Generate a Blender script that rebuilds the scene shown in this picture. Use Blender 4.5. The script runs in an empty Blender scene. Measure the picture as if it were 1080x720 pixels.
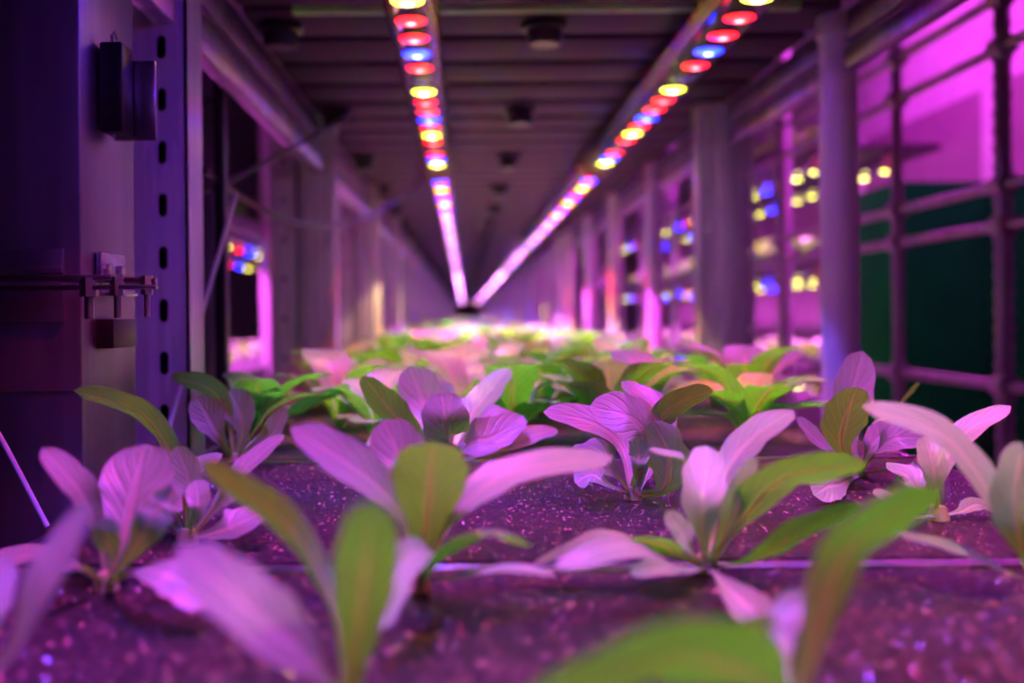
import bpy, bmesh, math, random
from mathutils import Vector, Matrix
C = bpy.context.scene.collection
rnd = random.Random(11)
F, VX, VY, H, TH = 1100.0, 490.0, 333.0, 0.12, 0.009

def P(x, y, d):
    """photo pixel + distance -> world point"""
    dx, dy = x - VX, y - VY
    u, v = dx - TH * dy, dy + TH * dx
    return Vector((u * d / F, d, H - v * d / F))

def ground_d(x, y):
    return F * H / ((y - VY) + TH * (x - VX))

# ---------------------------------------------------------------- materials
def nt(name):
    m = bpy.data.materials.new(name); m.use_nodes = True
    t = m.node_tree
    return m, t, t.nodes, t.links, t.nodes['Principled BSDF']

def noise(N, L, scale, detail=4, rough=.6, coord='Object', stretch=None):
    tc = N.new('ShaderNodeTexCoord'); n = N.new('ShaderNodeTexNoise')
    n.inputs['Scale'].default_value = scale; n.inputs['Detail'].default_value = detail
    n.inputs['Roughness'].default_value = rough
    if stretch:
        mp = N.new('ShaderNodeMapping'); mp.inputs['Scale'].default_value = stretch
        L.new(tc.outputs[coord], mp.inputs['Vector']); L.new(mp.outputs['Vector'], n.inputs['Vector'])
    else:
        L.new(tc.outputs[coord], n.inputs['Vector'])
    return n

def ramp(N, L, src, stops):
    r = N.new('ShaderNodeValToRGB')
    e = r.color_ramp.elements
    while len(e) < len(stops): e.new(.5)
    for k, (p, c) in enumerate(stops):
        e[k].position = p; e[k].color = (c[0], c[1], c[2], 1)
    L.new(src, r.inputs['Fac'])
    return r

def metal(name, col, rough, met=1.0, nscale=30, var=.25, stretch=(1, 1, .08), bump=.02):
    m, t, N, L, b = nt(name)
    n = noise(N, L, nscale, 4, .6, 'Object', stretch)
    r = ramp(N, L, n.outputs['Fac'], [(.3, [c * (1 - var) for c in col]), (.7, [min(1, c * (1 + var)) for c in col])])
    L.new(r.outputs['Color'], b.inputs['Base Color'])
    b.inputs['Metallic'].default_value = met
    mr = N.new('ShaderNodeMapRange'); mr.inputs['To Min'].default_value = rough * .8; mr.inputs['To Max'].default_value = rough * 1.25
    L.new(n.outputs['Fac'], mr.inputs['Value']); L.new(mr.outputs['Result'], b.inputs['Roughness'])
    if bump:
        bp = N.new('ShaderNodeBump'); bp.inputs['Strength'].default_value = bump
        L.new(n.outputs['Fac'], bp.inputs['Height']); L.new(bp.outputs['Normal'], b.inputs['Normal'])
    return m

def paint(name, col, rough=.5, spec=.5, var=.12, nscale=8):
    m, t, N, L, b = nt(name)
    n = noise(N, L, nscale, 5)
    r = ramp(N, L, n.outputs['Fac'], [(.3, [c * (1 - var) for c in col]), (.7, [min(1, c * (1 + var)) for c in col])])
    L.new(r.outputs['Color'], b.inputs['Base Color'])
    b.inputs['Roughness'].default_value = rough; b.inputs['Specular IOR Level'].default_value = spec
    return m

def emit(name, centre, edge, radius=.015):
    """LED lens: hot in the middle, dimmer to the rim (object-space radius of the lens)."""
    m, t, N, L, b = nt(name)
    b.inputs['Base Color'].default_value = (.02, .02, .02, 1)
    uv = N.new('ShaderNodeUVMap'); sx = N.new('ShaderNodeSeparateXYZ')
    L.new(uv.outputs['UV'], sx.inputs['Vector'])
    r = ramp(N, L, sx.outputs['X'], [(.0, (1, 1, 1)), (.45, (0, 0, 0))])
    mx = N.new('ShaderNodeMix'); mx.data_type = 'RGBA'
    L.new(r.outputs['Color'], mx.inputs['Factor'])
    s = max(max(centre), max(edge))
    mx.inputs['A'].default_value = (*[c / s for c in edge], 1); mx.inputs['B'].default_value = (*[c / s for c in centre], 1)
    L.new(mx.outputs['Result'], b.inputs['Emission Color'])
    b.inputs['Emission Strength'].default_value = s
    return m

def leaf_mat():
    m, t, N, L, b = nt('lettuce_leaf')
    out = N['Material Output']
    uv = N.new('ShaderNodeUVMap'); sx = N.new('ShaderNodeSeparateXYZ'); L.new(uv.outputs['UV'], sx.inputs['Vector'])
    def M(op, a, b_=None, c=None):
        n = N.new('ShaderNodeMath'); n.operation = op
        for k, v in enumerate((a, b_, c)):
            if v is None: continue
            if isinstance(v, (int, float)): n.inputs[k].default_value = v
            else: L.new(v, n.inputs[k])
        return n.outputs[0]
    au = M('ABSOLUTE', M('SUBTRACT', sx.outputs['X'], .5))          # 0 at midrib .5 at margin
    v = sx.outputs['Y']
    nz = noise(N, L, 90, 3)
    wob = M('MULTIPLY', M('SUBTRACT', nz.outputs['Fac'], .5), 1.6)
    ph = M('ADD', M('SUBTRACT', M('MULTIPLY', v, 58), M('MULTIPLY', M('POWER', au, .8), 34)), wob)
    vein = M('POWER', M('ADD', M('MULTIPLY', M('SINE', ph), .5), .5), 9)
    vein = M('MULTIPLY', vein, M('GREATER_THAN', v, .3))
    # midrib, wide at the base
    wmid = M('ADD', M('MULTIPLY', M('SUBTRACT', 1.0, v), .16), .022)
    mid = N.new('ShaderNodeMapRange'); mid.interpolation_type = 'SMOOTHSTEP'
    L.new(M('DIVIDE', au, wmid), mid.inputs['Value']); mid.inputs['From Min'].default_value = 1.2; mid.inputs['From Max'].default_value = .5
    ribs = M('MAXIMUM', mid.outputs['Result'], M('MULTIPLY', vein, .55))
    oi = N.new('ShaderNodeObjectInfo')
    n2 = noise(N, L, 25, 3)
    mixf = M('ADD', M('MULTIPLY', oi.outputs['Random'], .5), M('MULTIPLY', n2.outputs['Fac'], .5))
    def mixc(f, a, b_):
        n = N.new('ShaderNodeMix'); n.data_type = 'RGBA'
        L.new(f, n.inputs['Factor'])
        for k, q in (('A', a), ('B', b_)):
            if isinstance(q, tuple): n.inputs[k].default_value = (*q, 1)
            else: L.new(q, n.inputs[k])
        return n.outputs['Result']
    up = mixc(ribs, mixc(mixf, (.43, .68, .36), (.54, .76, .45)), (.66, .80, .50))
    tr = mixc(ribs, mixc(mixf, (.06, .68, .004), (.10, .78, .008)), (.22, .80, .03))
    L.new(up, b.inputs['Base Color'])
    b.inputs['Roughness'].default_value = .36; b.inputs['Specular IOR Level'].default_value = .6
    b.inputs['Coat Weight'].default_value = .25; b.inputs['Coat Roughness'].default_value = .3
    bp = N.new('ShaderNodeBump'); bp.inputs['Strength'].default_value = .55; bp.inputs['Distance'].default_value = .0015
    hgt = M('ADD', M('MULTIPLY', ribs, -1.0), M('MULTIPLY', nz.outputs['Fac'], .5))
    L.new(hgt, bp.inputs['Height']); L.new(bp.outputs['Normal'], b.inputs['Normal'])
    tl = N.new('ShaderNodeBsdfTranslucent'); L.new(tr, tl.inputs['Color']); L.new(bp.outputs['Normal'], tl.inputs['Normal'])
    mx = N.new('ShaderNodeMixShader'); mx.inputs[0].default_value = .57
    L.new(b.outputs['BSDF'], mx.inputs[1]); L.new(tl.outputs['BSDF'], mx.inputs[2]); L.new(mx.outputs[0], out.inputs['Surface'])
    return m

def rib_mat():
    m, t, N, L, b = nt('leaf_rib')
    n = noise(N, L, 60, 3); r = ramp(N, L, n.outputs['Fac'], [(.3, (.50, .62, .30)), (.7, (.62, .70, .40))])
    L.new(r.outputs['Color'], b.inputs['Base Color']); b.inputs['Roughness'].default_value = .4
    b.inputs['Subsurface Weight'].default_value = .6; b.inputs['Subsurface Radius'].default_value = (1, .8, .2); b.inputs['Subsurface Scale'].default_value = .003
    tl = N.new('ShaderNodeBsdfTranslucent'); tl.inputs['Color'].default_value = (.75, .9, .12, 1)
    mx = N.new('ShaderNodeMixShader'); mx.inputs[0].default_value = .5
    L.new(b.outputs['BSDF'], mx.inputs[1]); L.new(tl.outputs['BSDF'], mx.inputs[2]); L.new(mx.outputs[0], N['Material Output'].inputs['Surface'])
    return m

def mat_mat():
    m, t, N, L, b = nt('wet_felt')
    n1 = noise(N, L, 9, 5, .6); n2 = noise(N, L, 700, 3, .7); n3 = noise(N, L, 190, 4, .75)
    r = ramp(N, L, n3.outputs['Fac'], [(.40, (.007, .005, .004)), (.53, (.034, .028, .019)), (.68, (.16, .13, .085))])
    r2 = ramp(N, L, n1.outputs['Fac'], [(.35, (.45, .5, .4)), (.65, (1, 1, 1))])
    mu = N.new('ShaderNodeMix'); mu.data_type = 'RGBA'; mu.blend_type = 'MULTIPLY'; mu.inputs['Factor'].default_value = 1
    L.new(r.outputs['Color'], mu.inputs['A']); L.new(r2.outputs['Color'], mu.inputs['B'])
    L.new(mu.outputs['Result'], b.inputs['Base Color'])
    rr = ramp(N, L, n1.outputs['Fac'], [(.4, (.30, .30, .30)), (.6, (.58, .58, .58))])
    L.new(rr.outputs['Color'], b.inputs['Roughness']); b.inputs['Specular IOR Level'].default_value = .32
    add = N.new('ShaderNodeMath'); add.operation = 'ADD'
    L.new(n2.outputs['Fac'], add.inputs[0]); L.new(n3.outputs['Fac'], add.inputs[1])
    bp = N.new('ShaderNodeBump'); bp.inputs['Strength'].default_value = 1.0; bp.inputs['Distance'].default_value = .003
    L.new(add.outputs[0], bp.inputs['Height']); L.new(bp.outputs['Normal'], b.inputs['Normal'])
    return m

def clear_mat():
    m, t, N, L, b = nt('clear_tube')
    out = N['Material Output']
    tr = N.new('ShaderNodeBsdfTransparent'); tr.inputs['Color'].default_value = (.93, .93, .95, 1)
    gl = N.new('ShaderNodeBsdfGlossy'); gl.inputs['Roughness'].default_value = .05
    fr = N.new('ShaderNodeFresnel'); fr.inputs['IOR'].default_value = 1.28
    mx = N.new('ShaderNodeMixShader')
    L.new(fr.outputs[0], mx.inputs[0]); L.new(tr.outputs[0], mx.inputs[1]); L.new(gl.outputs[0], mx.inputs[2])
    L.new(mx.outputs[0], out.inputs['Surface'])
    return m

M = {
    'leaf': leaf_mat(), 'felt': mat_mat(), 'clear': clear_mat(),
    'rib': rib_mat(),
    'steel': metal('galvanised_steel', (.55, .53, .56), .34),
    'panel': metal('panel_steel', (.40, .35, .42), .42, nscale=18),
    'white': metal('white_coated_post', (.74, .72, .76), .26, met=.1, bump=.01),
    'pipe': metal('white_pipe', (.78, .76, .79), .24, met=0, bump=.0, var=.06),
    'alu': metal('aluminium', (.60, .60, .63), .25, stretch=(1, .05, 1)),
    'slat': paint('upper_board', (.06, .042, .062), .6, .15),
    'grit': paint('wet_grit', (.24, .17, .11), .24, .7, var=.8, nscale=300),
    'black': paint('black_plastic', (.012, .012, .013), .35),
    'holder': paint('lens_cup', (.015, .015, .03), .3),
    'cap': paint('tan_cap', (.45, .30, .16), .4),
    'green': paint('green_paint', (.004, .30, .028), .9, .04),
    'green_reflection': paint('green_reflection_paint', (.35, .85, .20), .4),
    'wall': paint('white_wall', (.78, .76, .78), .7),
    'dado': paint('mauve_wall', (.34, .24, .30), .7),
    'dark': paint('dark_room', (.05, .045, .05), .6),
    'floor': paint('concrete', (.16, .15, .15), .55),
    'hose': metal('hose', (.75, .72, .70), .3, met=0, bump=0, var=.05),
    'frame': metal('frame_pipe', (.42, .36, .40), .4, met=.6),
    'R': emit('led_red', (36, 4, 5), (11, .07, .09)),
    'B': emit('led_blue', (9, 12, 100), (.17, .48, 55)),
    'Y': emit('led_yellow', (36, 36, 30), (12, 11.5, .50)),
    'O': emit('led_unlit_glow', (.02, .05, .9), (.0, .01, .12)),  # switched-off lens, with a faint blue glow put into its colour
}

# ---------------------------------------------------------------- mesh helpers
class MB:
    def __init__(s): s.bm = bmesh.new(); s.bm.loops.layers.uv.new('UVMap')
    def box(s, lo, hi, bev=0):
        lo, hi = Vector(lo), Vector(hi)
        r = bmesh.ops.create_cube(s.bm, size=1)
        bmesh.ops.scale(s.bm, vec=hi - lo, verts=r['verts']); bmesh.ops.translate(s.bm, vec=(lo + hi) / 2, verts=r['verts'])
        if bev:
            es = list({e for v in r['verts'] for e in v.link_edges})
            bmesh.ops.bevel(s.bm, geom=es, offset=bev, segments=2, affect='EDGES', profile=.5)
        return s
    def rod(s, a, b, r, n=16, r2=None, caps=True):
        a, b = Vector(a), Vector(b)
        q = bmesh.ops.create_cone(s.bm, cap_ends=caps, segments=n, radius1=r, radius2=r if r2 is None else r2, depth=(b - a).length)
        mt = Matrix.Translation((a + b) / 2) @ (b - a).to_track_quat('Z', 'Y').to_matrix().to_4x4()
        bmesh.ops.transform(s.bm, matrix=mt, verts=q['verts'])
        return s
    def tube(s, pts, r, n=8):
        pts = [Vector(p) for p in pts]; rings = []
        for k, p in enumerate(pts):
            t = (pts[min(k + 1, len(pts) - 1)] - pts[max(k - 1, 0)]).normalized()
            a = t.cross(Vector((0, 0, 1)) if abs(t.z) < .95 else Vector((1, 0, 0))).normalized(); b = t.cross(a)
            rr = r[k] if isinstance(r, (list, tuple)) else r
            rings.append([s.bm.verts.new(p + rr * (math.cos(i * 2 * math.pi / n) * a + math.sin(i * 2 * math.pi / n) * b)) for i in range(n)])
        for k in range(len(rings) - 1):
            for i in range(n):
                s.bm.faces.new((rings[k][i], rings[k][(i + 1) % n], rings[k + 1][(i + 1) % n], rings[k + 1][i]))
        s.bm.faces.new(rings[0][::-1]); s.bm.faces.new(rings[-1])
        return s
    def lathe(s, c, prof, n=20, axis='Z'):
        """prof: list of (radius, height) about the axis through c; uv.x = radius / max radius"""
        c = Vector(c); uvl = s.bm.loops.layers.uv.active; rm = max(p[0] for p in prof); rings = []; rad = {}
        for (r, h) in prof:
            ring = []
            for i in range(n if r > 1e-6 else 1):
                a = i * 2 * math.pi / n
                v = (r * math.cos(a), r * math.sin(a), h)
                if axis == 'Y': v = (v[0], v[2], v[1])
                w = s.bm.verts.new(c + Vector(v)); ring.append(w); rad[w] = r / rm
            rings.append(ring)
        for A, B in zip(rings, rings[1:]):
            for i in range(n):
                j = (i + 1) % n
                if len(A) == 1 and len(B) == 1: continue
                f = (A[0], B[j], B[i]) if len(A) == 1 else ((A[i], A[j], B[0]) if len(B) == 1 else (A[i], A[j], B[j], B[i]))
                f = s.bm.faces.new(f)
                for l in f.loops: l[uvl].uv = (rad[l.vert], 0)
        return s
    def build(s, name, mat, parent=None, smooth=True, recalc=True):
        if recalc: bmesh.ops.recalc_face_normals(s.bm, faces=s.bm.faces)
        me = bpy.data.meshes.new(name); s.bm.to_mesh(me); s.bm.free()
        for m in (mat if isinstance(mat, (list, tuple)) else [mat]): me.materials.append(m)
        if smooth: me.shade_smooth(); me.set_sharp_from_angle(angle=math.radians(40))
        o = bpy.data.objects.new(name, me); C.objects.link(o)
        if parent: o.parent = parent
        return o

def tag(o, label=None, cat=None, group=None, kind=None):
    if label: o['label'] = label
    if cat: o['category'] = cat
    if group: o['group'] = group
    if kind: o['kind'] = kind
    return o

def empty(name, loc, label=None, cat=None, group=None):
    o = bpy.data.objects.new(name, None); C.objects.link(o); o.location = loc; o.empty_display_size = .02
    return tag(o, label, cat, group)

def copy_tree(o, parent=None):
    c = o.copy(); C.objects.link(c); c.parent = parent
    for ch in [q for q in KIDS.get(o.name, o.children)]: copy_tree(ch, c)
    return c
KIDS = {}

def spline(pts, n):
    """Catmull-Rom through pts, n+1 samples"""
    p = [2 * pts[0] - pts[1]] + list(pts) + [2 * pts[-1] - pts[-2]]
    out = []; m = len(pts) - 1
    for k in range(n + 1):
        t = k / n * m; i = min(int(t), m - 1); u = t - i
        a, b, c, d = p[i], p[i + 1], p[i + 2], p[i + 3]
        out.append(.5 * (2 * b + (c - a) * u + (2 * a - 5 * b + 4 * c - d) * u * u + (3 * b - a - 3 * c + d) * u ** 3))
    return out

# ---------------------------------------------------------------- lettuce
def blade(t, pet, full):
    """half-width profile of a young cos leaf: narrow stalk, spoon-shaped blade"""
    s = min(1, max(0, (t - .16) / (full - .16))); s = s * s * (3 - 2 * s)
    w = pet + (1 - pet) * s
    if t > full:
        q = (t - full) / (1 - full)
        w *= math.sqrt(max(0, 1 - q ** 2.4))
    return w

def leaf_mesh(mb, pts, width, hint, rng, cup=.25, wave=.05, nl=26, nw=8, pet=.2, full=.70, twist=0, droop=0, rib=True):
    bm = mb.bm; uvl = bm.loops.layers.uv.active
    c = spline(pts, nl); L_ = sum((c[k + 1] - c[k]).length for k in range(nl))
    hint = Vector(hint).normalized()
    ph = [rng.uniform(0, 6.28) for _ in range(4)]; rows = []; ribp = []; ribr = []
    # smooth frames from the hinted normal
    for k in range(nl + 1):
        t = k / nl
        T = (c[min(k + 1, nl)] - c[max(k - 1, 0)]).normalized()
        h = hint
        S = T.cross(h)
        if S.length < .15: S = T.cross(h + Vector((.01, -.3, .3)))
        S.normalize(); Nn = S.cross(T).normalized()
        if twist:
            R = Matrix.Rotation(twist * t, 3, T); S = R @ S; Nn = R @ Nn
        w = max(blade(t, pet, full), .02) * width / 2
        row = []
        for j in range(nw + 1):
            u = j / nw * 2 - 1
            edge = 1 + wave * .8 * math.sin(t * 31 + ph[0] + (2 if u > 0 else 0)) * abs(u) ** 2 * (t > .3)
            z = cup * (u * u) * w * (1.1 - .5 * t) - cup * .15 * w
            z += wave * w * 1.1 * abs(u) ** 1.5 * math.sin(t * 17 + ph[1] + (1.7 if u > 0 else 0)) * min(1, t * 1.5)
            z += .06 * w * math.sin(t * 38 - abs(u) * 9 + ph[2]) * (1 - abs(abs(u) * 2 - 1)) * (t > .3)
            z -= droop * width * max(0, t - .75) ** 2 * 4
            row.append((bm.verts.new(c[k] + S * u * w * edge + Nn * z), (j / nw, t)))
        rows.append(row)
        ribp.append(c[k] - Nn * (.0004 + cup * .15 * w)); ribr.append(max(.00025, width * .036 * (1 - t) ** .8))
    for k in range(nl):
        for j in range(nw):
            q = (rows[k][j], rows[k][j + 1], rows[k + 1][j + 1], rows[k + 1][j])
            f = bm.faces.new([x[0] for x in q])
            for l, x in zip(f.loops, q): l[uvl].uv = x[1]
    if rib:
        n0 = len(bm.faces); mb.tube(ribp[:-2], ribr[:-2], 6); bm.faces.ensure_lookup_table()
        for f in bm.faces[n0:]: f.material_index = 1

def plant_px(base, label, leaves, d=None, group='lettuces in the front rows'):
    """base pixel on the board; leaves: (points [(x, y, dd)], width_px, facing hint, extra)"""
    d0 = d or ground_d(*base)
    b = P(base[0], base[1], d0); b.z = 0
    root = empty('lettuce_plant', b, label, 'lettuce', group)
    rng = random.Random(label)
    for lf in leaves:
        pts, wpx, hint = lf[0], lf[1], lf[2]; kw = dict(lf[3]) if len(lf) > 3 else {}
        name = kw.pop('name', 'leaf')
        q = [P(x, y, d0 + dd) - b for (x, y, dd) in pts]
        q[0] = q[0] * .25 + Vector((0, 0, .002)) if kw.pop('root', True) else q[0]
        for v in q: v.z = max(v.z, .002)
        dd = d0 + pts[-1][2]
        mb = MB(); leaf_mesh(mb, q, wpx * dd / F, hint, rng, **kw)
        mb.build(name, [M['leaf'], M['rib']], root, recalc=False)
    mb = MB(); mb.lathe((0, 0, 0), [(0, -.004), (.006, -.004), (.006, .002), (.004, .008), (0, .009)], 10)
    mb.build('stem', M['rib'], root)
    return root

UP = (0, -.35, 1); TOW = (0, -1, .55); AWAY = (0, 1, .35); AWU = (0, .55, .9)

plant_px((440, 622), 'sharp-edged lettuce in the middle front, with an upright yellow-green leaf seen from behind', [
    ([(443, 615, 0), (449, 560, -.012), (453, 505, -.035), (457, 466, -.06)], 84, AWAY, dict(cup=.15, full=.66, pet=.3)),
    ([(448, 612, 0), (478, 545, -.02), (540, 497, -.015), (647, 482, -.01)], 56, (-.1, -.45, 1), dict(full=.66, cup=.12)),
    ([(440, 612, 0), (425, 545, -.01), (385, 500, -.02), (307, 450, -.02)], 58, (.45, -.65, .7), dict(full=.72)),
    ([(446, 614, 0), (470, 580, -.05), (515, 560, -.06), (560, 576, -.06)], 48, (0, .3, 1), dict(cup=-.15, full=.62)),
    ([(446, 618, 0), (490, 607, -.03), (540, 600, -.04), (585, 606, -.05)], 24, (0, -.2, 1), dict(full=.6)),
    ([(440, 614, 0), (452, 578, -.05), (424, 595, -.09), (401, 664, -.11)], 40, (.5, -.5, .7), dict(cup=.2, full=.6)),
    ([(442, 612, 0), (438, 550, .03), (425, 490, .05), (405, 442, .06)], 56, TOW, dict(full=.72)),
    ([(446, 612, 0), (470, 560, .03), (500, 520, .05), (520, 495, .06)], 44, (-.6, .5, .5), dict(full=.6)),
])
plant_px((368, 795), 'out-of-focus lettuce at the bottom edge, with a violet leaf and a broad green paddle leaf', [
    ([(372, 760, 0), (374, 690, -.005), (384, 610, -.022), (393, 528, -.05)], 74, AWAY, dict(cup=.15, full=.68, pet=.35)),
    ([(362, 760, 0), (352, 640, .03), (305, 555, .04), (210, 484, .03)], 50, (.25, .8, .5), dict(full=.76, cup=.2, pet=.3)),
    ([(362, 770, 0), (335, 700, -.02), (270, 645, -.03), (188, 574, -.03)], 88, (.5, -.6, .75), dict(full=.62, cup=.15)),
], d=.315)
plant_px((-40, 770), 'out-of-focus lettuce in the bottom left corner with one purple-tipped leaf', [
    ([(-30, 760, 0), (10, 690, -.02), (50, 610, -.02), (95, 530, -.01)], 78, (-.6, -.6, .6), dict(full=.7)),
    ([(-40, 760, 0), (-30, 690, .02), (-22, 640, .03), (0, 585, .05)], 60, AWU, {}),
    ([(-40, 760, 0), (-80, 700, 0), (-110, 660, .0), (-150, 640, 0)], 60, UP, {}),
], d=.33)
plant_px((112, 622), 'lettuce at the front left with a wide pale pink upright leaf', [
    ([(112, 612, 0), (104, 560, 0), (84, 515, -.01), (44, 472, -.01)], 42, (.6, -.5, .6), dict(full=.62)),
    ([(118, 612, 0), (130, 570, .005), (141, 520, .018), (154, 468, .035)], 74, TOW, dict(full=.74, cup=.25)),
    ([(120, 614, 0), (140, 580, -.03), (162, 545, -.04), (190, 512, -.02)], 36, (.3, .8, .3), dict(full=.6)),
    ([(116, 614, 0), (118, 590, -.03), (112, 565, -.04), (112, 545, -.04)], 30, TOW, {}),
    ([(112, 614, 0), (90, 600, -.02), (72, 596, -.03), (52, 612, -.03)], 28, UP, {}),
    ([(118, 618, 0), (150, 600, -.05), (190, 612, -.06), (218, 642, -.07)], 60, (0, -.35, 1), dict(cup=.1, full=.6)),
    ([(110, 618, 0), (70, 592, .03), (30, 585, .03), (-15, 596, .02)], 40, UP, {}),
])
plant_px((198, 573), 'lettuce beside the left steel column, with a long arching leaf tipped pink', [
    ([(196, 566, 0), (190, 500, .0), (150, 436, .0), (78, 412, .0)], 50, (.35, .6, .7), dict(full=.6, cup=.2)),
    ([(200, 566, 0), (203, 530, -.01), (198, 500, -.01), (186, 470, -.01)], 30, TOW, {}),
    ([(202, 566, 0), (207, 545, -.03), (210, 525, -.03), (206, 506, -.02)], 26, TOW, {}),
    ([(206, 570, 0), (228, 560, -.02), (250, 552, -.02), (282, 538, -.01)], 44, (-.3, -.7, .8), dict(full=.6)),
    ([(205, 566, 0), (232, 525, .0), (262, 490, .01), (300, 458, .02)], 38, (-.5, -.5, .7), dict(full=.68)),
    ([(204, 568, 0), (225, 540, -.03), (240, 520, -.04), (262, 505, -.04)], 36, (-.2, -.7, .7), {}),
    ([(196, 566, 0), (185, 540, .0), (178, 520, .02), (165, 500, .03)], 34, AWU, {}),
    ([(196, 568, 0), (175, 540, .03), (200, 500, .05), (235, 478, .06)], 32, UP, {}),
])
plant_px((247, 488), 'lettuce before the slotted left upright, with an orange-lit arching leaf', [
    ([(245, 484, 0), (240, 440, 0), (222, 410, 0), (180, 397, 0)], 34, (.3, .7, .6), dict(full=.6)),
    ([(240, 484, 0), (232, 462, -.02), (220, 440, -.02), (207, 418, -.02)], 34, TOW, dict(full=.72)),
    ([(250, 484, 0), (256, 455, .0), (252, 432, 0), (242, 411, 0)], 36, TOW, dict(full=.72)),
    ([(255, 484, 0), (280, 440, .0), (310, 420, .0), (352, 414, .0)], 30, (0, .1, 1), dict(full=.6)),
    ([(256, 484, 0), (290, 445, .06), (330, 425, .08), (370, 408, .1)], 34, (0, .5, .8), {}),
    ([(252, 484, 0), (268, 470, -.02), (284, 460, -.03), (303, 430, -.03)], 36, (-.4, -.6, .6), {}),
    ([(250, 484, 0), (262, 470, .04), (282, 440, .06), (284, 402, .07)], 30, AWU, {}),
])
plant_px((470, 496), 'lettuce behind the middle front plant, with a round violet leaf', [
    ([(466, 490, 0), (440, 462, -.01), (410, 430, -.01), (383, 396, -.02)], 50, (.55, .75, .45), dict(full=.6, cup=.1)),
    ([(470, 490, 0), (462, 462, .02), (448, 425, .04), (432, 386, .05)], 48, TOW, dict(full=.7)),
    ([(472, 492, 0), (474, 470, -.07), (470, 445, -.09), (466, 413, -.08)], 50, TOW, dict(full=.62, pet=.4)),
    ([(478, 490, 0), (495, 468, -.06), (520, 460, -.06), (552, 438, -.04)], 46, (-.2, -.8, .6), dict(full=.5, cup=.5)),
    ([(480, 490, 0), (520, 475, -.0), (550, 462, .0), (587, 452, .02)], 34, (0, -.5, 1), dict(full=.6)),
    ([(478, 488, 0), (490, 450, .04), (510, 420, .06), (536, 388, .08)], 42, (-.4, -.5, .7), dict(full=.62)),
    ([(474, 488, 0), (470, 450, .05), (464, 425, .07), (466, 400, .08)], 36, AWAY, {}),
    ([(478, 490, 0), (500, 450, -.01), (525, 432, -.01), (556, 446, .0)], 40, UP, dict(cup=-.2)),
    ([(470, 492, 0), (430, 470, .03), (410, 462, .04), (385, 470, .04)], 30, UP, {}),
])
plant_px((668, 526), 'sharpest lettuce, right of centre, with a big lilac leaf over its stalk', [
    ([(668, 518, 0), (682, 470, -.01), (668, 442, -.015), (622, 428, -.015)], 64, (.15, -.75, .75), dict(full=.58, cup=.1)),
    ([(664, 518, 0), (655, 470, .03), (625, 445, .03), (573, 434, .03)], 42, (.2, -.6, .8), dict(full=.6)),
    ([(672, 518, 0), (690, 455, .0), (715, 425, .0), (752, 412, .0)], 44, (.1, .65, .8), dict(full=.62, cup=.1)),
    ([(662, 520, 0), (645, 495, -.01), (628, 480, -.01), (602, 484, -.01)], 42, (.1, -.7, .8), dict(full=.55, wave=.12)),
    ([(660, 522, 0), (640, 510, -.03), (624, 500, -.03), (606, 508, -.03)], 34, (.2, -.6, .8), dict(wave=.12)),
    ([(678, 522, 0), (700, 515, -.02), (705, 480, -.03), (688, 444, -.03)], 44, (.2, .9, .2), dict(full=.6, wave=.14)),
    ([(664, 520, 0), (672, 495, -.03), (674, 480, -.03), (672, 462, -.03)], 22, TOW, {}),
    ([(672, 518, 0), (700, 470, .05), (690, 430, .07), (655, 402, .08)], 40, UP, {}),
])
plant_px((745, 602), 'lettuce at the front right of centre, with a pink upright leaf', [
    ([(742, 596, 0), (742, 560, -.01), (742, 520, -.01), (746, 470, .02)], 46, TOW, dict(full=.68, cup=.25, wave=.08)),
    ([(750, 596, 0), (766, 560, -.02), (782, 520, -.02), (800, 484, -.01)], 40, (-.5, .8, .2), dict(full=.58, pet=.3)),
    ([(752, 596, 0), (785, 545, -.01), (830, 502, -.025), (915, 488, -.04)], 76, (-.25, .75, .7), dict(full=.56, cup=.1)),
    ([(744, 596, 0), (735, 520, .02), (722, 485, .02), (684, 474, .02)], 42, (.1, -.1, 1), dict(full=.6, cup=.15)),
    ([(750, 596, 0), (762, 510, .03), (790, 465, .04), (836, 432, .05)], 46, (-.55, -.5, .7), dict(full=.66)),
    ([(738, 598, 0), (728, 580, -.02), (718, 560, -.02), (702, 540, -.02)], 30, (.3, -.7, .6), {}),
    ([(738, 600, 0), (700, 582, -.02), (635, 562, -.03), (562, 594, -.03)], 40, (0, -.1, 1), dict(cup=-.2, full=.55)),
    ([(740, 604, 0), (720, 600, -.05), (660, 575, -.08), (585, 598, -.09)], 46, (0, -.45, 1), dict(cup=-.1, full=.55)),
    ([(740, 600, 0), (715, 585, -.02), (690, 572, -.03), (648, 578, -.03)], 46, (0, .5, .8), dict(cup=-.15)),
    ([(742, 602, 0), (722, 600, -.03), (700, 598, -.04), (664, 604, -.04)], 36, (0, -.4, 1), {}),
    ([(752, 600, 0), (795, 590, -.03), (845, 560, -.04), (908, 532, -.04)], 42, (-.1, .7, .6), dict(full=.6)),
    ([(748, 602, 0), (765, 615, -.06), (790, 640, -.08), (810, 664, -.09)], 42, (-.4, -.5, .8), {}),
])
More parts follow.
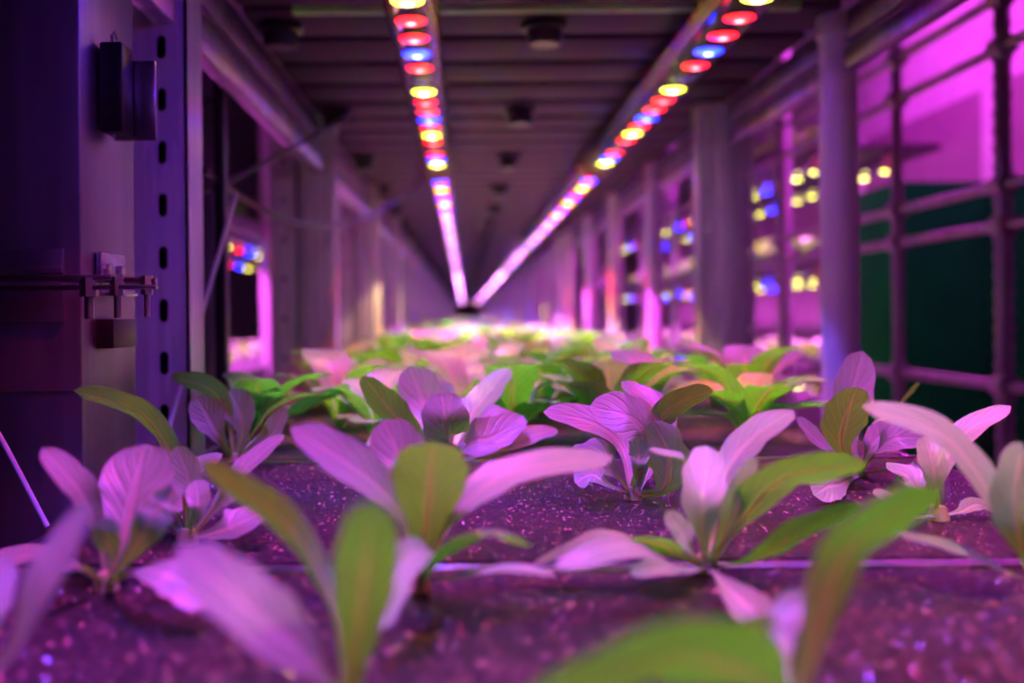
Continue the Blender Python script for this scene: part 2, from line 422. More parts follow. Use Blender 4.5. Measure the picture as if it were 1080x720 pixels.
plant_px((907, 502), 'lettuce in front of the round pipe, its tallest leaf standing above a green one', [
    ([(905, 498, 0), (896, 460, .01), (898, 420, .02), (910, 370, .03)], 42, TOW, dict(full=.66)),
    ([(900, 498, 0), (888, 470, -.03), (892, 440, -.05), (904, 408, -.075)], 48, (.2, .9, .4), dict(full=.58)),
    ([(908, 498, 0), (915, 475, -.02), (928, 460, -.02), (945, 446, -.02)], 30, (-.4, -.6, .6), {}),
    ([(908, 500, 0), (925, 475, -.03), (945, 462, -.04), (975, 462, -.04)], 36, (-.1, -.7, .8), {}),
    ([(898, 500, 0), (880, 480, -.01), (858, 460, -.01), (840, 440, -.01)], 26, (.5, -.6, .5), {}),
    ([(900, 502, 0), (888, 510, -.08), (875, 512, -.11), (858, 522, -.12)], 36, TOW, {}),
    ([(912, 500, 0), (940, 494, -.04), (960, 490, -.06), (980, 500, -.06)], 28, (0, -.3, 1), {}),
    ([(906, 498, 0), (925, 450, .05), (945, 430, .07), (970, 405, .08)], 34, AWU, {}),
])
plant_px((990, 548), 'lettuce near the right end of the front board, one leaf pointing to the right edge', [
    ([(988, 542, 0), (992, 500, .0), (1015, 458, .01), (1066, 428, .01)], 36, (-.5, -.4, .7), dict(full=.6)),
    ([(984, 542, 0), (986, 515, -.01), (984, 490, -.01), (975, 460, .0)], 30, TOW, {}),
    ([(990, 546, 0), (960, 545, -.02), (945, 530, -.02), (920, 520, -.02)], 30, (0, -.4, 1), {}),
    ([(994, 546, 0), (1012, 540, -.0), (1030, 532, .0), (1050, 540, 0)], 28, UP, {}),
    ([(984, 544, 0), (970, 520, .03), (955, 500, .05), (935, 494, .05)], 34, UP, {}),
])
plant_px((1096, 622), 'lettuce cut by the right edge, with a long lilac leaf arching far to the left', [
    ([(1085, 610, 0), (1058, 545, .0), (1000, 462, .01), (909, 428, .01)], 60, (.25, -.55, .8), dict(full=.58, cup=.15)),
    ([(1085, 610, 0), (1076, 570, -.02), (1070, 520, -.02), (1078, 466, -.01)], 50, AWAY, dict(full=.6)),
    ([(1088, 616, 0), (1050, 598, -.0), (1010, 580, -.0), (943, 562, .0)], 30, (0, -.3, 1), dict(full=.55)),
    ([(1096, 610, 0), (1120, 540, 0), (1150, 500, 0), (1190, 480, 0)], 50, UP, {}),
])
plant_px((838, 790), 'out-of-focus lettuce at the bottom right, with a tall green leaf arching right', [
    ([(842, 760, 0), (858, 680, -.005), (895, 580, -.01), (992, 512, -.02)], 80, (-.15, .8, .6), dict(full=.78, cup=.15, pet=.3)),
    ([(830, 790, 0), (800, 715, -.05), (705, 694, -.075), (545, 745, -.085)], 150, (-.1, .75, .7), dict(full=.55, cup=.1)),
    ([(835, 760, 0), (820, 700, .0), (805, 670, .01), (788, 650, .01)], 44, (.3, .8, .3), {}),
    ([(836, 765, 0), (828, 690, .04), (830, 650, .05), (862, 628, .05)], 40, (-.4, -.6, .6), {}),
], d=.305)

# generic lettuces for the rows behind
def random_plant(rng, n, joined, scale=1.0, detail=(14, 6), el0=30, tip=.45):
    root = empty('lettuce_plant', (0, 0, 0)); big = MB() if joined else None
    a0 = rng.uniform(0, 6.28); kids = []
    for k in range(n):
        a = a0 + k * 2.4 + rng.uniform(-.3, .3); ring = k / n
        L_ = scale * (.080 + .012 * ring) * rng.uniform(.85, 1.15); el = math.radians(el0 + 50 * ring + rng.uniform(-10, 10))
        dr = Vector((math.cos(a), math.sin(a), 0)); up = Vector((0, 0, 1))
        p1 = dr * L_ * .25 * math.cos(el) + up * L_ * .32
        p2 = dr * L_ * .62 * math.cos(el * .8) + up * L_ * .70 * math.sin(min(1.4, el * 1.15))
        p3 = dr * L_ * 1.0 * math.cos(el * .6) + up * L_ * .86 * math.sin(el)
        mb = big or MB()
        leaf_mesh(mb, [dr * .002 + up * .001, p1, p2, p3], L_ * rng.uniform(.40, .54), up * .9 - dr * tip, rng,
                  cup=rng.uniform(.1, .3), nl=detail[0], nw=detail[1], full=rng.uniform(.6, .72), rib=not joined)
        if not joined: kids.append(mb.build('leaf', [M['leaf'], M['rib']], root, recalc=False))
    if joined:
        o = big.build('lettuce_plant', [M['leaf'], M['rib']], None, recalc=False)
        bpy.data.objects.remove(root); return o
    KIDS[root.name] = kids
    return root

def ordinal(k): return ['first', 'second', 'third', 'fourth', 'fifth', 'sixth'][k]
PITCH, S0 = .368, .5
g = random.Random(5)
protos = [random_plant(g, g.choice((8, 9, 10)), False, 1.05, el0=28, tip=.5) for _ in range(6)]
used = set()
def put(proto, x, y, z, rz, s, label, group):
    if proto.name not in used: used.add(proto.name); o = proto
    else: o = copy_tree(proto)
    o.location = (x, y, z); o.rotation_euler = (0, 0, rz); o.scale = (s, s, s)
    return tag(o, label, 'lettuce', group)
cnt = 0
for row in range(6):                                   # boards two to seven: two staggered rows on each
    for half in range(2):
        y0 = S0 + PITCH * (row + 1) + .10 + half * .18
        xs = [-.185, -.075, .035, .145, .255] if half == row % 2 else [-.13, -.02, .09, .20, .31]
        for i, x in enumerate(xs):
            lab = (f'young lettuce on the {ordinal(row + 1)} board, {"front" if half == 0 else "back"} row, {ordinal(i)} from the left') if row < 3 else 'blurred young lettuce far down the bed under the joined light tubes'
            gr = 'lettuces on the boards behind the front ones' if row < 3 else 'blurred lettuces far down the bed'
            put(protos[cnt % 6] if cnt < 6 else g.choice(protos), x + g.uniform(-.018, .018), y0 + g.uniform(-.02, .02), 0,
                g.uniform(0, 6.28), g.uniform(.85, 1.1), lab, gr); cnt += 1
fars = [random_plant(g, 9, True, 1.0, (8, 4)) for _ in range(4)]
for row in range(6, 30):
    for half in range(2 if row < 15 else 1):
        y0 = S0 + PITCH * (row + 1) + .10 + half * .18
        xs = [-.185, -.075, .035, .145, .255] if half == row % 2 else [-.13, -.02, .09, .20, .31]
        for x in xs:
            put(g.choice(fars), x + g.uniform(-.02, .02), y0 + g.uniform(-.02, .02), 0, g.uniform(0, 6.28), g.uniform(.85, 1.15),
                'blurred young lettuce far down the bed under the joined light tubes', 'blurred lettuces far down the bed')

# the plants so far down the bed that they merge into one pale band
m = MB()
for q in range(260):
    yy = 12.0 + 14 * q / 260; xx = g.uniform(-.19, .32); a0 = g.uniform(0, 6.28)
    for k in range(6):
        a = a0 + k * 1.05; dr = Vector((math.cos(a), math.sin(a), 0)); b0 = Vector((xx, yy, .001)); e = g.uniform(.045, .075)
        leaf_mesh(m, [b0, b0 + dr * .03 + Vector((0, 0, .035)), b0 + dr * .075 + Vector((0, 0, e))], .04, Vector((0, 0, 1)) - dr * .5, g, nl=5, nw=2, rib=False)
tag(m.build('distant_lettuces', M['leaf'], recalc=False), 'pale merged band of lettuces at the far end of the bed', 'lettuces', kind='stuff')

# ---------------------------------------------------------------- grow boards
XL, XR = -.232, .375
def make_board():
    r = empty('grow_board', (0, 0, 0))
    a, b = .006, PITCH - .006
    m = MB(); m.box((XL + .004, a + .006, -.02), (XR - .004, b - .006, 0), .0015); k = [m.build('felt_mat', M['felt'], r)]
    m = MB()
    for lo, hi in (((XL, a, -.03), (XR, a + .0055, -.001)), ((XL, b - .0055, -.03), (XR, b, .0015)),
                   ((XL, a, -.03), (XL + .0035, b, -.001)), ((XR - .0035, a, -.03), (XR, b, -.001)), ((XL, a, -.033), (XR, b, -.0205))):
        m.box(lo, hi, .0008)
    k.append(m.build('metal_tray', M['alu'], r)); KIDS[r.name] = k
    return r
bd = make_board()
names = {-1: 'felt-covered grow board nearest the camera, under the blurred leaves', 0: 'felt-covered grow board carrying the sharp lettuces',
         1: 'second felt-covered grow board, behind the sharp lettuces', 2: 'third felt-covered grow board, mostly hidden by leaves'}
for k in range(-1, 70):
    o = bd if k == -1 else copy_tree(bd)
    o.location = (0, S0 + PITCH * k, 0)
    tag(o, names.get(k, 'felt-covered grow board far down the bed, hidden under blurred lettuces'), 'grow board', 'grow boards of the bed')

# loose wet grit on the felt of the boards near the camera
gr_ = random.Random(3); m = MB()
for q in range(16000):
    y = gr_.uniform(.14, 1.6) ** 1.0; x = gr_.uniform(max(XL + .01, -.52 * y - .02), min(XR - .01, .60 * y + .02))
    if abs(((y - S0 + .05) % PITCH) - .05) < .012: continue
    r = gr_.uniform(.0005, .0012) * (1.5 if gr_.random() < .08 else 1)
    vs = [m.bm.verts.new((x + r * gr_.uniform(.7, 1.3) * a, y + r * gr_.uniform(.7, 1.3) * b, .0002 + r * gr_.uniform(.5, 1) * c)) for a, b, c in ((1, 0, 0), (0, 1, 0), (-1, 0, 0), (0, -1, 0), (0, 0, 1))]
    for i in range(4): m.bm.faces.new((vs[i], vs[(i + 1) % 4], vs[4]))
tag(m.build('grit', M['grit'], smooth=False), 'wet glinting grit scattered over the felt of the front boards', 'grit', kind='stuff')

# ---------------------------------------------------------------- light tubes
SEQ = 'RRBROYRRBRYRORBYRRBRYRRBRYRRBRYRRBRY'
ZT, LP = .30 + H, .0675
def lens(m, x, y, z, n):
    m.lathe((x, y, z), [(0, -.0026), (.006, -.0022), (.011, -.0012), (.0150, .0002), (.016, .0010), (.016, .0016), (0, .0016)], n)
BEAM = {'R': ((1, .03, .08), 0.95, 62), 'B': ((.16, .05, 1), 1.9, 72), 'Y': ((1, .62, .22), 1.25, 66)}
POW = 4.9
beams = {}
def beam(c, x, y, z, parent, var, mul=1.0):
    """the light an LED throws down through its lens: a narrow cone, as a lensed LED gives"""
    key = (c, var, mul)
    if key not in beams:
        col_, p, ang = BEAM[c]
        l = bpy.data.lights.new('led_beam', 'SPOT'); l.color = col_; l.energy = p * POW * mul; l.spot_size = math.radians(ang + (-14, -6, 4, 26)[var])
        l.spot_blend = .22; l.shadow_soft_size = .010; beams[key] = l
    o = bpy.data.objects.new('led_beam', beams[key]); C.objects.link(o); o.location = (x, y, z - .0085); o.parent = parent
def wash(x, y0, n, z, parent, power, spread, w=.02, g=.17):
    l = bpy.data.lights.new('tube_light', 'AREA'); l.shape = 'RECTANGLE'; l.size = w; l.size_y = n * LP; l.color = (1, .05 if spread > 170 else .09, 1)
    l.energy = power; l.spread = math.radians(spread)
    o = bpy.data.objects.new('tube_light', l); C.objects.link(o); o.parent = parent; o.location = (x, y0 + n * LP / 2, z)
    return o
def light_tube(x, y0, n, z=ZT, label='', group='clear light tubes over the bed', individual=True, order=SEQ, parts=True, power=20, spread=95, far_beams=False, narrow=(), near_mul=1.0):
    r = empty('led_tube', (x, y0, z), label, 'grow light', group)
    L_ = n * LP
    if parts:
        m = MB(); m.rod((0, -.03, .022), (0, L_ + .03, .022), .029, 32, caps=False); m.build('clear_tube', M['clear'], r)
    m = MB(); m.box((-.014, -.025, .020), (.014, L_ + .025, .034), .003)
    if parts:
        for s in (-1, 1): m.box((s * .012 - .002, -.02, .034), (s * .012 + .002, L_ + .02, .046), .001)
    m.build('heat_sink', M['alu'], r)
    for e, yy in enumerate((-.03, L_ + .03)):
        m = MB(); m.lathe((0, yy, .022), [(0, -.010), (.029, -.010), (.0325, -.007), (.0325, .007), (.029, .010), (0, .010)], 28, 'Y'); m.build('end_cap', M['cap'], r)
    if individual:
        for k in range(n):
            c = order[k % len(order)]
            m = MB(); m.lathe((0, (k + .5) * LP, 0), [(0, .0014), (.0172, .0014), (.0172, .005), (.009, .020), (0, .020)], 14)
            cup = m.build('lens_cup', M['holder'], r)
            m = MB(); lens(m, 0, (k + .5) * LP, 0, 18)
            o = m.build('led_lens', M[c], cup)
            if c != 'O': beam(c, 0, (k + .5) * LP, 0, r, 0 if k in narrow else (k * 7 + 3) % 4, near_mul)
            o['label'] = {'R': 'red lit lens', 'B': 'blue lit lens', 'Y': 'yellow-white lit lens', 'O': 'unlit lens with a faint blue glow painted in'}[c]
    else:
        for c in 'RBY':
            m = MB()
            for k in range(n):
                if order[k % len(order)] == c: lens(m, 0, (k + .5) * LP, 0, 8)
            tag(m.build('led_lens', M[c], r), {'R': 'red lit lenses', 'B': 'blue lit lenses', 'Y': 'yellow-white lit lenses'}[c], kind='stuff')
        if far_beams:
            for k in range(1, n, 2):
                c = order[k % len(order)]; beam(c if c != 'O' else 'B', 0, (k + .5) * LP, 0, r, (k * 7 + 3) % 4, 2.2)
        else: wash(0, 0, n, -.012, r, power, spread)
    return r
JY = 2.11; NT = 35; TL = NT * LP + .14
def order_ending(near):   # first visible lens (y = 1.0) is entry 0 of SEQ
    k0 = round((1.0 - (JY - NT * LP)) / LP)
    return ''.join(near[k] if k in near else SEQ[(k - k0) % len(SEQ)] for k in range(NT))
for sx, side in ((-.052, 'left'), (.283, 'right')):
    for k in range(10):
        lab = [f'{side} light tube overhead, nearest, its red, blue and yellow lenses clearly separate',
               f'{side} light tube just beyond the first tan joint ring',
               f'{side} light tube third in line, a white blurred streak'][k] if k < 3 else f'{side} row of blurred white light tubes where the lines meet'
        light_tube(sx, JY - NT * LP + k * TL, NT, label=lab, individual=k < 2, order=order_ending({} if k else ({5: 'R', 6: 'B', 7: 'B', 8: 'B', 9: 'R', 12: 'R', 13: 'B', 14: 'R', 15: 'B'} if side == 'left' else {9: 'R', 10: 'B', 11: 'R', 12: 'R', 13: 'B', 14: 'R', 15: 'B', 16: 'R'})), narrow=() if k else (range(17, 35) if side == 'right' else range(13, 21)), parts=k < 3, far_beams=True, near_mul=1.0 if k == 0 else 3.2)
# hangers of the tubes
for sx, side in ((-.052, 'left'), (.283, 'right')):
    for k, yy in enumerate((JY + .07, JY + TL + .07, JY + 2 * TL + .07)):
        m = MB(); m.rod((sx, yy, ZT + .052), (sx, yy, ZT + .064), .004, 8); m.box((sx - .014, yy - .03, ZT + .050), (sx + .014, yy + .03, ZT + .054), .001)
        tag(m.build('tube_hanger', M['steel']), f'small steel hanger above the {["first", "second", "third"][k]} joint of the {side} light tubes', 'hanger', 'tube hangers')

# ---------------------------------------------------------------- tier above (what reads as a ceiling)
ZC = H + .362
SP = .135
def upper(strip, drains):
    r = empty('upper_board', (0, 0, 0))
    m = MB(); m.box((-.262, .013, 0), (.452, SP - .013, .024), .003)
    k = [m.build('underside', M['slat'], r)]
    if strip:
        m = MB(); m.box((-.20, .004, -.003), (.40, .018, .012), .001); k.append(m.build('reflection_strip', M['green_reflection'], r))  # green-painted strip standing in for a light reflection on this edge
    if drains:
        for xx in (-.225, .102):
            m = MB(); m.lathe((xx, .067, 0), [(0, -.028), (.019, -.028), (.022, -.024), (.022, -.011), (.029, -.008), (.029, 0), (0, 0)], 18); k.append(m.build('drain_fitting', M['black'], r))
    KIDS[r.name] = k
    return r
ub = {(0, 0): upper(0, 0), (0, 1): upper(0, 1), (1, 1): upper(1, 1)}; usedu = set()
yb = 1.225 - SP * 12
for k in range(0, 198):
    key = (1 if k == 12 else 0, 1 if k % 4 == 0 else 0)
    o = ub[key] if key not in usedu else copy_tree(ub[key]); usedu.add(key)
    o.location = (0, yb + SP * k, ZC)
    tag(o, 'dark board of the tier above with a green reflection painted along its edge' if key[0] else
        ('dark cross board of the tier above with two black drain fittings' if key[1] else 'plain dark cross board of the tier above'), 'board', 'boards of the tier above')
# backing over the gaps
m = MB(); m.box((-.262, -.5, ZC + .026), (.452, 26.5, ZC + .05)); tag(m.build('ceiling', M['dark'], smooth=False), 'dark sheet closing the tier above', 'ceiling', kind='structure')

# ---------------------------------------------------------------- long rails
def rail(name, lo, hi, mat, label, cat='rail', bev=.003):
    m = MB(); m.box(lo, hi, bev); return tag(m.build(name, mat), label, cat)
rail('long_rail', (-.275, -.3, H + .262), (-.255, 26.5, H + .302), M['steel'], 'pale steel rail along the top of the left uprights')
rail('long_rail', (-.29, -.3, H + .318), (-.262, 26.5, H + .358), M['panel'], 'dark rail under the upper boards, left side')
rail('long_rail', (.452, -.3, H + .287), (.470, 26.5, H + .312), M['steel'], 'pale steel rail along the top of the right posts')
rail('long_rail', (.455, -.3, H + .322), (.48, 26.5, H + .358), M['panel'], 'dark rail under the upper boards, right side')
rail('bed_rail', (-.262, -.3, -.06), (-.236, 26.5, -.012), M['panel'], 'low steel rail carrying the bed, left side')
rail('bed_rail', (.380, -.3, -.06), (.405, 26.5, -.016), M['panel'], 'low steel rail carrying the bed, right side')

# ---------------------------------------------------------------- left side
ZF = -.9
def slotted_plate(mb, x0, x1, y, z0, z1, cx, sw, sh, pitch, zref, t=.003):
    """front-facing plate with real slots (built as strips and rungs round each slot)"""
    zs = []; z = zref
    while z - pitch > z0: z -= pitch
    while z < z1 - sh: 
        if z > z0 + sh: zs.append(z)
        z += pitch
    a, b = cx - sw / 2, cx + sw / 2
    mb.box((x0, y, z0), (a, y + t, z1)); mb.box((b, y, z0), (x1, y + t, z1))
    prev = z0
    for z in zs:
        mb.box((a, y, prev), (b, y + t, z - sh / 2)); prev = z + sh / 2
        # rounded ends
        for s in (-1, 1):
            ze = z + s * sh / 2; r = sw / 2; n = 6
            for side in (-1, 1):
                pts = [(cx + side * r, ze)] + [(cx + side * r * math.cos(q * math.pi / 2 / n), ze - s * r + s * r * math.sin(q * math.pi / 2 / n)) for q in range(n + 1)] + [(cx, ze)]
                fr = [mb.bm.verts.new((px, y, pz)) for px, pz in pts[1:]]; bk = [mb.bm.verts.new((px, y + t, pz)) for px, pz in pts[1:]]
                c0 = mb.bm.verts.new((pts[0][0], y, pts[0][1])); c1 = mb.bm.verts.new((pts[0][0], y + t, pts[0][1]))
                for q in range(len(fr) - 1):
                    mb.bm.faces.new((c0, fr[q], fr[q + 1])); mb.bm.faces.new((fr[q], bk[q], bk[q + 1], fr[q + 1]))
                    mb.bm.faces.new((c1, bk[q + 1], bk[q]))
    mb.box((a, y, prev), (b, y + t, z1))
    return mb

# steel column in the foreground
col = empty('steel_column', P(60, 526, .684) * Vector((1, 1, 0)) if False else Vector((-.32, .684, ZF)), 'broad steel sheet column filling the left edge of the photo', 'column')
m = MB(); m.box((-.14, 0, 0), (.069, .112, 1.9), .002); m.build('body', M['panel'], col)
m = MB(); m.box((-.14, -.0012, .972), (.066, .0005, .9735)); m.build('sheet_seam', M['steel'], col)
# the latch across it
lt = empty('latch', Vector((-.29, .676, H + .02)), 'steel clamp bar bolted across the left column', 'latch')
def lp(x, y, d=.676): return P(x, y, d) - lt.location
m = MB()
m.box((lp(-40, 264).x, .0045, lp(0, 340).z), (lp(64, 264).x, .0075, lp(0, 262).z), .001)
m.box((lp(-40, 264).x, .002, lp(0, 288).z), (lp(64, 264).x, .005, lp(0, 280).z), .001); m.build('mounting_plate', M['panel'], lt)
m = MB(); a = lp(-40, 299, .66); b = lp(120, 299, .66)
m.box((a.x, a.y - .004, a.z + .001), (b.x, a.y + .002, a.z + .005), .0008); m.box((a.x, a.y - .004, a.z - .005), (lp(166, 299, .66).x, a.y + .002, a.z - .0015), .0008)
m.rod(lp(64, 294, .66), lp(165, 296, .66), .0022, 10); m.build('clamp_bar', M['alu'], lt)
for (bx, by, r_) in ((94, 306, .006), (124, 305, .005), (155, 304, .004)):
    p = lp(bx, by, .66); m = MB()
    m.rod(p + Vector((0, 0, .008)), p + Vector((0, 0, -.004)), r_, 6); m.rod(p, p + Vector((0, 0, -.018)), r_ * .5, 10); m.build('bolt', M['steel'], lt)
br = empty('angle_bracket', Vector((-.249, .73, H + .03)), 'small angle bracket screwed on the side of the left column', 'bracket')
m = MB(); m.box((-.001, -.022, -.012), (.003, .028, .016), .0008); m.box((-.001, -.022, -.014), (.012, .028, -.011), .0008); m.build('angle_plate', M['alu'], br)
for yy in (-.012, .016):
    m = MB(); m.rod((.002, yy, .004), (.0055, yy, .004), .004, 10); m.build('screw', M['steel'], br)
m = MB(); m.box((-.002, -.02, -.05), (.010, .03, -.030), .001); m.build('lower_clip', M['black'], br)
# black module with a bare metal tab
bx = empty('ballast_box', Vector((-.2485, .735, H + .16)), 'slim black box mounted on the left column beside a shiny plate', 'electrical box')
m = MB(); m.box((0, -.022, -.032), (.016, .002, .030), .002); m.build('case', M['black'], bx)
m = MB(); m.box((.001, .004, -.034), (.031, .007, .023), .0012); m.build('metal_plate', M['alu'], bx)
m = MB()
for zz in (.030, -.034):
    m.tube([(.006, -.01, zz), (.006, -.013, zz + .006), (.008, -.013, zz + .009), (.009, -.010, zz + .004)], .0012, 6)
m.build('wire_loop', M['steel'], bx)

def upright(y, x0, w, side, label, slot=(.0085, .021, .047), zref=.21, hx=None):
    r = empty('rack_upright', Vector((x0, y, ZF)), label, 'upright', 'slotted uprights of the rack')
    m = MB(); hx = hx if hx is not None else w * .5
    slotted_plate(m, 0, w, 0, 0, 1.9, hx, slot[0], slot[1], slot[2], zref - ZF); m.build('slotted_face', M['white'], r, smooth=False)
    m = MB(); m.box((w - .003, 0, 0), (w, .05, 1.9)); m.box((0, 0, 0), (.003, .05, 1.9)); m.build('flange', M['white'], r)
    m = MB(); m.box((.003, .044, 0), (w - .003, .047, 1.9)); m.build('slot_blocker', M['black'], r)  # dark sheet added so lamps behind don't show through the slots
    m = MB(); m.box((w - .012, .05, 0), (w, .053, 1.9)); m.box((0, .05, 0), (.012, .053, 1.9)); m.build('lip', M['white'], r)
    return r
z1 = P(172, 105, .93).z
upright(.93, P(136, 300, .93).x, P(199, 300, .93).x - P(136, 300, .93).x, -1, 'slotted steel upright just behind the left column', zref=z1, hx=P(172, 300, .93).x - P(136, 300, .93).x)
for k in range(25):
    y = 1.90 + .97 * k
    upright(y, -.352, .047, -1, 'steel upright with small holes, left side beyond the cables' if k == 0 else 'blurred slotted upright far along the left side', (.008, .009, .072), .19)
    r = empty('post_cover', Vector((-.302, y + .004, ZF)), 'ribbed pale post beside the left holed upright' if k == 0 else 'blurred pale post far along the left side', 'post', 'ribbed posts on the left')
    m = MB(); m.box((0, 0, 0), (.068, .045, 1.9), .003); m.build('shell', M['white'], r)
    m = MB()
    for xx in (.018, .034, .050): m.box((xx, -.004, 0), (xx + .006, .001, 1.9), .001)
    m.build('rib', M['white'], r)
# slim dark post and cables in the gap
m = MB(); m.box((-.30, 1.25, ZF), (-.286, 1.27, .95), .002); tag(m.build('slim_post', M['black']), 'slim dark post in the gap behind the slotted upright', 'post')
m = MB(); m.box((-.368, 1.42, ZF), (-.335, 1.46, .95), .003); tag(m.build('side_post', M['panel']), 'dim steel post left of the cables, seen in the gap', 'post')
def cable(name, pts, r, mat, label, n=40):
    m = MB(); m.tube(spline([P(*p) for p in pts], n), r, 8); return tag(m.build(name, mat), label, 'cable')
cable('power_cable', [(205, 205, 1.25), (250, 187, 1.35), (300, 160, 1.5), (350, 132, 1.7), (372, 117, 1.85)], .0035, M['black'], 'black cable rising towards the upper boards in front of the left posts')
cable('power_cable', [(215, 180, 1.2), (250, 205, 1.35), (300, 231, 1.55), (345, 238, 1.75), (395, 225, 2.1), (440, 195, 2.5), (452, 170, 2.9)], .004, M['black'], 'black cable sagging across the left posts')
cable('power_cable', [(200, 120, 1.2), (225, 105, 1.25), (262, 88, 1.35)], .004, M['black'], 'short black cable under the left rail')
cable('irrigation_hose', [(249, 205, 1.15), (232, 265, 1.1), (208, 345, 1.0), (189, 412, .92), (170, 478, .86)], .0024, M['hose'], 'thin pale hose slanting down beside the slotted upright')
cable('irrigation_hose', [(-30, 410, .62), (0, 460, .62), (24, 505, .62), (50, 555, .62)], .0016, M['hose'], 'thin pale hose before the foot of the left column')

# ---------------------------------------------------------------- right side posts
def pipe_post(x, y, r, label, ztop=H + .36):
    o = empty('pipe_post', Vector((x, y, ZF)), label, 'pipe', 'round white pipes on the right')
    m = MB(); m.rod((0, 0, 0), (0, 0, ztop - ZF - .004), r, 40); m.build('pipe', M['pipe'], o)
    m = MB(); m.lathe((0, 0, ztop - ZF - .03), [(r + .0004, 0), (r + .003, .002), (r + .003, .024), (r + .0004, .028)], 32); m.build('collar', M['pipe'], o)
    return o
pipe_post(.4535, 1.26, .0225, 'thick round white pipe standing in front on the right')
for k, y in enumerate((2.46, 3.10, 3.74, 4.4, 5.05, 5.7, 6.4, 7.0, 7.8, 8.4, 9.2, 9.9, 10.6, 11.3, *[12.0 + .7 * q for q in range(20)])):
    pipe_post(.449, y, .021, ['round white pipe next beyond the flat right upright', 'round white pipe second beyond the flat right upright'][k] if k < 2 else 'blurred round white pipe far along the right side')
x0 = P(738, 300, 1.79).x; w0 = P(757, 300, 1.79).x - x0
for k in range(3):
    y = 1.79 + k * 2.88
    r = empty('flat_upright', Vector((x0, y, ZF)), 'flat white upright with a row of bolt holes on the right side' if k == 0 else 'blurred flat white upright far along the right side', 'upright', 'flat uprights on the right')
    m = MB(); slotted_plate(m, 0, w0, 0, 0, 1.9, w0 * .5, .006, .007, .066, .2 - ZF); m.build('slotted_face', M['white'], r, smooth=False)
    m = MB(); m.box((w0, -.006, 0), (w0 + .046, .04, 1.9), .004); m.build('shell', M['white'], r)
    m = MB(); slotted_plate(m, w0 + .046, w0 + .064, .002, 0, 1.9, w0 + .055, .006, .007, .066, .16 - ZF); m.build('side_flange', M['white'], r, smooth=False)
    m = MB(); m.box((0, .003, 0), (.003, .05, 1.9)); m.box((w0 + .061, .005, 0), (w0 + .064, .05, 1.9)); m.build('flange', M['white'], r)

# ---------------------------------------------------------------- empty pipe frame across the aisle
fr = empty('pipe_rack', Vector((.9, 1.74, ZF)), 'empty dark pipe frame across the aisle in front of the green cabinet', 'frame')
for y, r in ((1.74, .0135), (2.165, .011), (2.95, .011)):
    m = MB(); m.rod((0, y - 1.74, 0), (0, y - 1.74, 2.2), r, 20)
    if y < 2:
        for q in range(50): m.rod((-r - .002, y - 1.74, .3 + q * .03), (r + .002, y - 1.74, .3 + q * .03), .005, 8)
    m.build('pole', M['frame'], fr)
for zz in (.525, .44, .21, .143, -.125):
    m = MB(); m.rod((0, -.9, H + zz - ZF), (0, 1.3, H + zz - ZF), .0095, 16); m.build('cross_rail', M['frame'], fr)
    for y in (1.74, 2.165):
        m = MB(); m.lathe((0, y - 1.74, H + zz - ZF), [(.0, -.02), (.019, -.02), (.021, -.012), (.021, .012), (.019, .02), (0, .02)], 16, 'Y'); m.build('joint_clamp', M['frame'], fr)

# ---------------------------------------------------------------- green cabinet
gc = empty('cabinet', Vector((1.6, 3.2, ZF)), 'dark green cabinet across the aisle on the right', 'cabinet')
m = MB(); m.box((-.27, 0, 0), (.28, .34, H + .40 - ZF), .006); m.build('body', M['green'], gc)
for s in (-1, 1):
    m = MB(); m.box((.005 + s * .135 - .13, -.012, .06), (.005 + s * .135 + .13, 0, H + .385 - ZF), .003); d = m.build('door', M['green'], gc)
    m = MB(); m.box((.005 + s * .02 - .005, -.026, .55), (.005 + s * .02 + .005, -.012, .68), .002); m.build('handle', M['black'], d)

# ---------------------------------------------------------------- neighbouring racks
def side_rack(x0, x1, ya, yb_, trays, leds, facing, word, step, zmax, posts):
    sgn = 1 if x1 > x0 else -1
    for k, y in enumerate(posts):
        m = MB(); m.box((x0 - .022, y, ZF), (x0 + .022, y + .04, zmax), .004)
        tag(m.build('rack_post', M['white']), f'blurred pale post of the neighbouring rack on the {word}', 'post', f'posts of the neighbouring rack on the {word}')
    for i, z in enumerate(trays):
        t = empty('shelf_tray', Vector(((x0 + x1) / 2, ya, z)), f'blurred tray of the neighbouring rack on the {word}, {ordinal(i)} from the top', 'tray', f'trays of the neighbouring rack on the {word}')
        w = abs(x1 - x0) / 2
        m = MB(); m.box((-w, 0, -.028), (w, yb_ - ya, -.004), .002); m.build('tray_base', M['dark'], t)
        m = MB(); m.box((-sgn * w - .004, 0, -.045), (-sgn * w + .004, yb_ - ya, .006), .002); m.build('front_lip', M['steel'], t)
        y = ya + .12
        while y < min(yb_, ya + 4):
            for xx in (.13,):
                put(g.choice(fars), x0 + sgn * xx + g.uniform(-.02, .02), y + g.uniform(-.03, .03), z - .002, g.uniform(0, 6.28), g.uniform(1.0, 1.3),
                    f'blurred lettuce on a tray of the neighbouring rack, {word} side', f'lettuces in the neighbouring rack on the {word}')
            y += step
    for i, (dx, z) in enumerate(leds):
        y = ya + .05; k = 0
        while y < yb_ - .2:
            light_tube(x0 + sgn * dx, y, 26, z=z, label=f'blurred light tube in the neighbouring rack on the {word}', group=f'light tubes of the neighbouring rack on the {word}', individual=False, order='Y--Y--R--B--', parts=False, power=20)
            y += 26 * LP + .05; k += 1
side_rack(1.15, 1.72, 3.75, 9.0, (H + .61, H + .215, H - .19), ((.14, H + .515), (.40, H + .515), (.14, H + .12), (.40, H + .12), (.14, H - .285)), -1, 'right', .27, 1.1, [3.72 + 1.0 * k for k in range(6)])
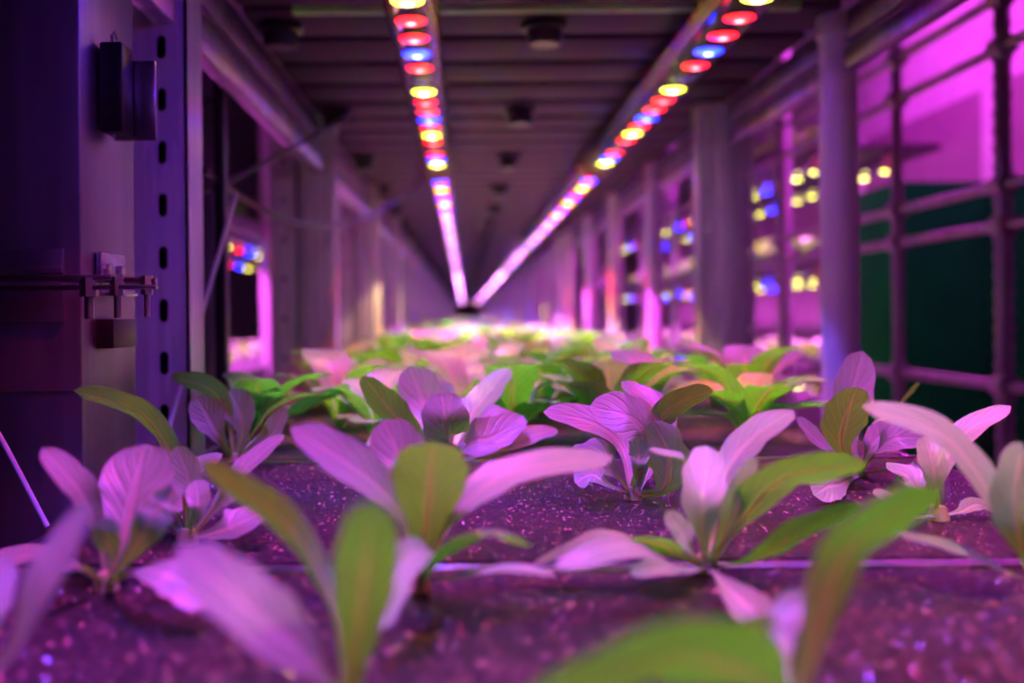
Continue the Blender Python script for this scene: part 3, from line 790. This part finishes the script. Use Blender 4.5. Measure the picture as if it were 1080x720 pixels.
side_rack(-.78, -1.35, 1.6, 6.6, (H + .345, H - .19), ((.06, H + .25), (.28, H + .24), (.10, H - .30)), 1, 'left', .27, 1.1, [1.9 + 1.1 * k for k in range(5)])

# ---------------------------------------------------------------- room
def struct(name, lo, hi, mat, label, cat):
    m = MB(); m.box(lo, hi); return tag(m.build(name, mat, smooth=False), label, cat, kind='structure')
struct('floor', (-2.2, -2.5, ZF - .1), (2.0, 27.2, ZF), M['floor'], 'grey concrete floor of the growing room', 'floor')
struct('ceiling', (-2.2, -2.5, 2.4), (2.0, 27.2, 2.5), M['wall'], 'white room ceiling above the racks', 'ceiling')
w = struct('wall_right', (1.9, -2.5, H + .805), (2.0, 27.2, 2.4), M['wall'], 'pale upper wall lit magenta on the right', 'wall')
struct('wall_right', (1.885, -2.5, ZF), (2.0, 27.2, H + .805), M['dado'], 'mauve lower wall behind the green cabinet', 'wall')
struct('wall_left', (-2.2, -2.5, ZF), (-2.1, 27.2, 2.4), M['dark'], 'dark wall behind the left rack', 'wall')
struct('wall_back', (-2.2, 27.1, ZF), (2.0, 27.2, 2.4), M['wall'], 'pale wall at the far end of the rack', 'wall')
struct('wall_front', (-2.2, -2.5, ZF), (2.0, -2.4, 2.4), M['dark'], 'dark wall behind the viewpoint', 'wall')
for k, y in enumerate((3.62, 4.9)):
    struct(f'trim_{k + 1}', (1.86, y, H + .38), (1.885, y + .12, H + .83), M['wall'], 'pale upright strip on the mauve wall', 'trim')
# added light tube, out of view, put in to brighten the right wall
light_tube(1.25, 2.4, 30, z=1.62, label='added unseen light tube washing the right wall', group='added fill lights', individual=False, order='RBYRB', parts=True, power=36, spread=180)

# ---------------------------------------------------------------- world, camera, view
wd = bpy.data.worlds.new('room_air'); bpy.context.scene.world = wd; wd.use_nodes = True
bg = wd.node_tree.nodes['Background']; bg.inputs['Color'].default_value = (.35, .12, .5, 1); bg.inputs['Strength'].default_value = .02
cam = bpy.data.cameras.new('camera'); co = bpy.data.objects.new('camera', cam); C.objects.link(co)
co.location = (0, 0, H); co.rotation_euler = (math.pi / 2, TH, 0)
cam.sensor_width = 36; cam.lens = 36 * F / 1080; cam.shift_x = (540 - VX) / 1080; cam.shift_y = -(360 - VY) / 1080
cam.clip_start = .01; cam.clip_end = 60
cam.dof.use_dof = True; cam.dof.focus_distance = .66; cam.dof.aperture_fstop = cam.lens / 8.9
sc = bpy.context.scene; sc.camera = co
sc.view_settings.view_transform = 'Standard'; sc.view_settings.look = 'None'; sc.view_settings.gamma = 1
sc.view_settings.use_curve_mapping = False; sc.view_settings.exposure = 0.0
sc.cycles.use_denoising = True
sc.cycles.max_bounces = 8; sc.cycles.transparent_max_bounces = 16; sc.cycles.sample_clamp_indirect = 8
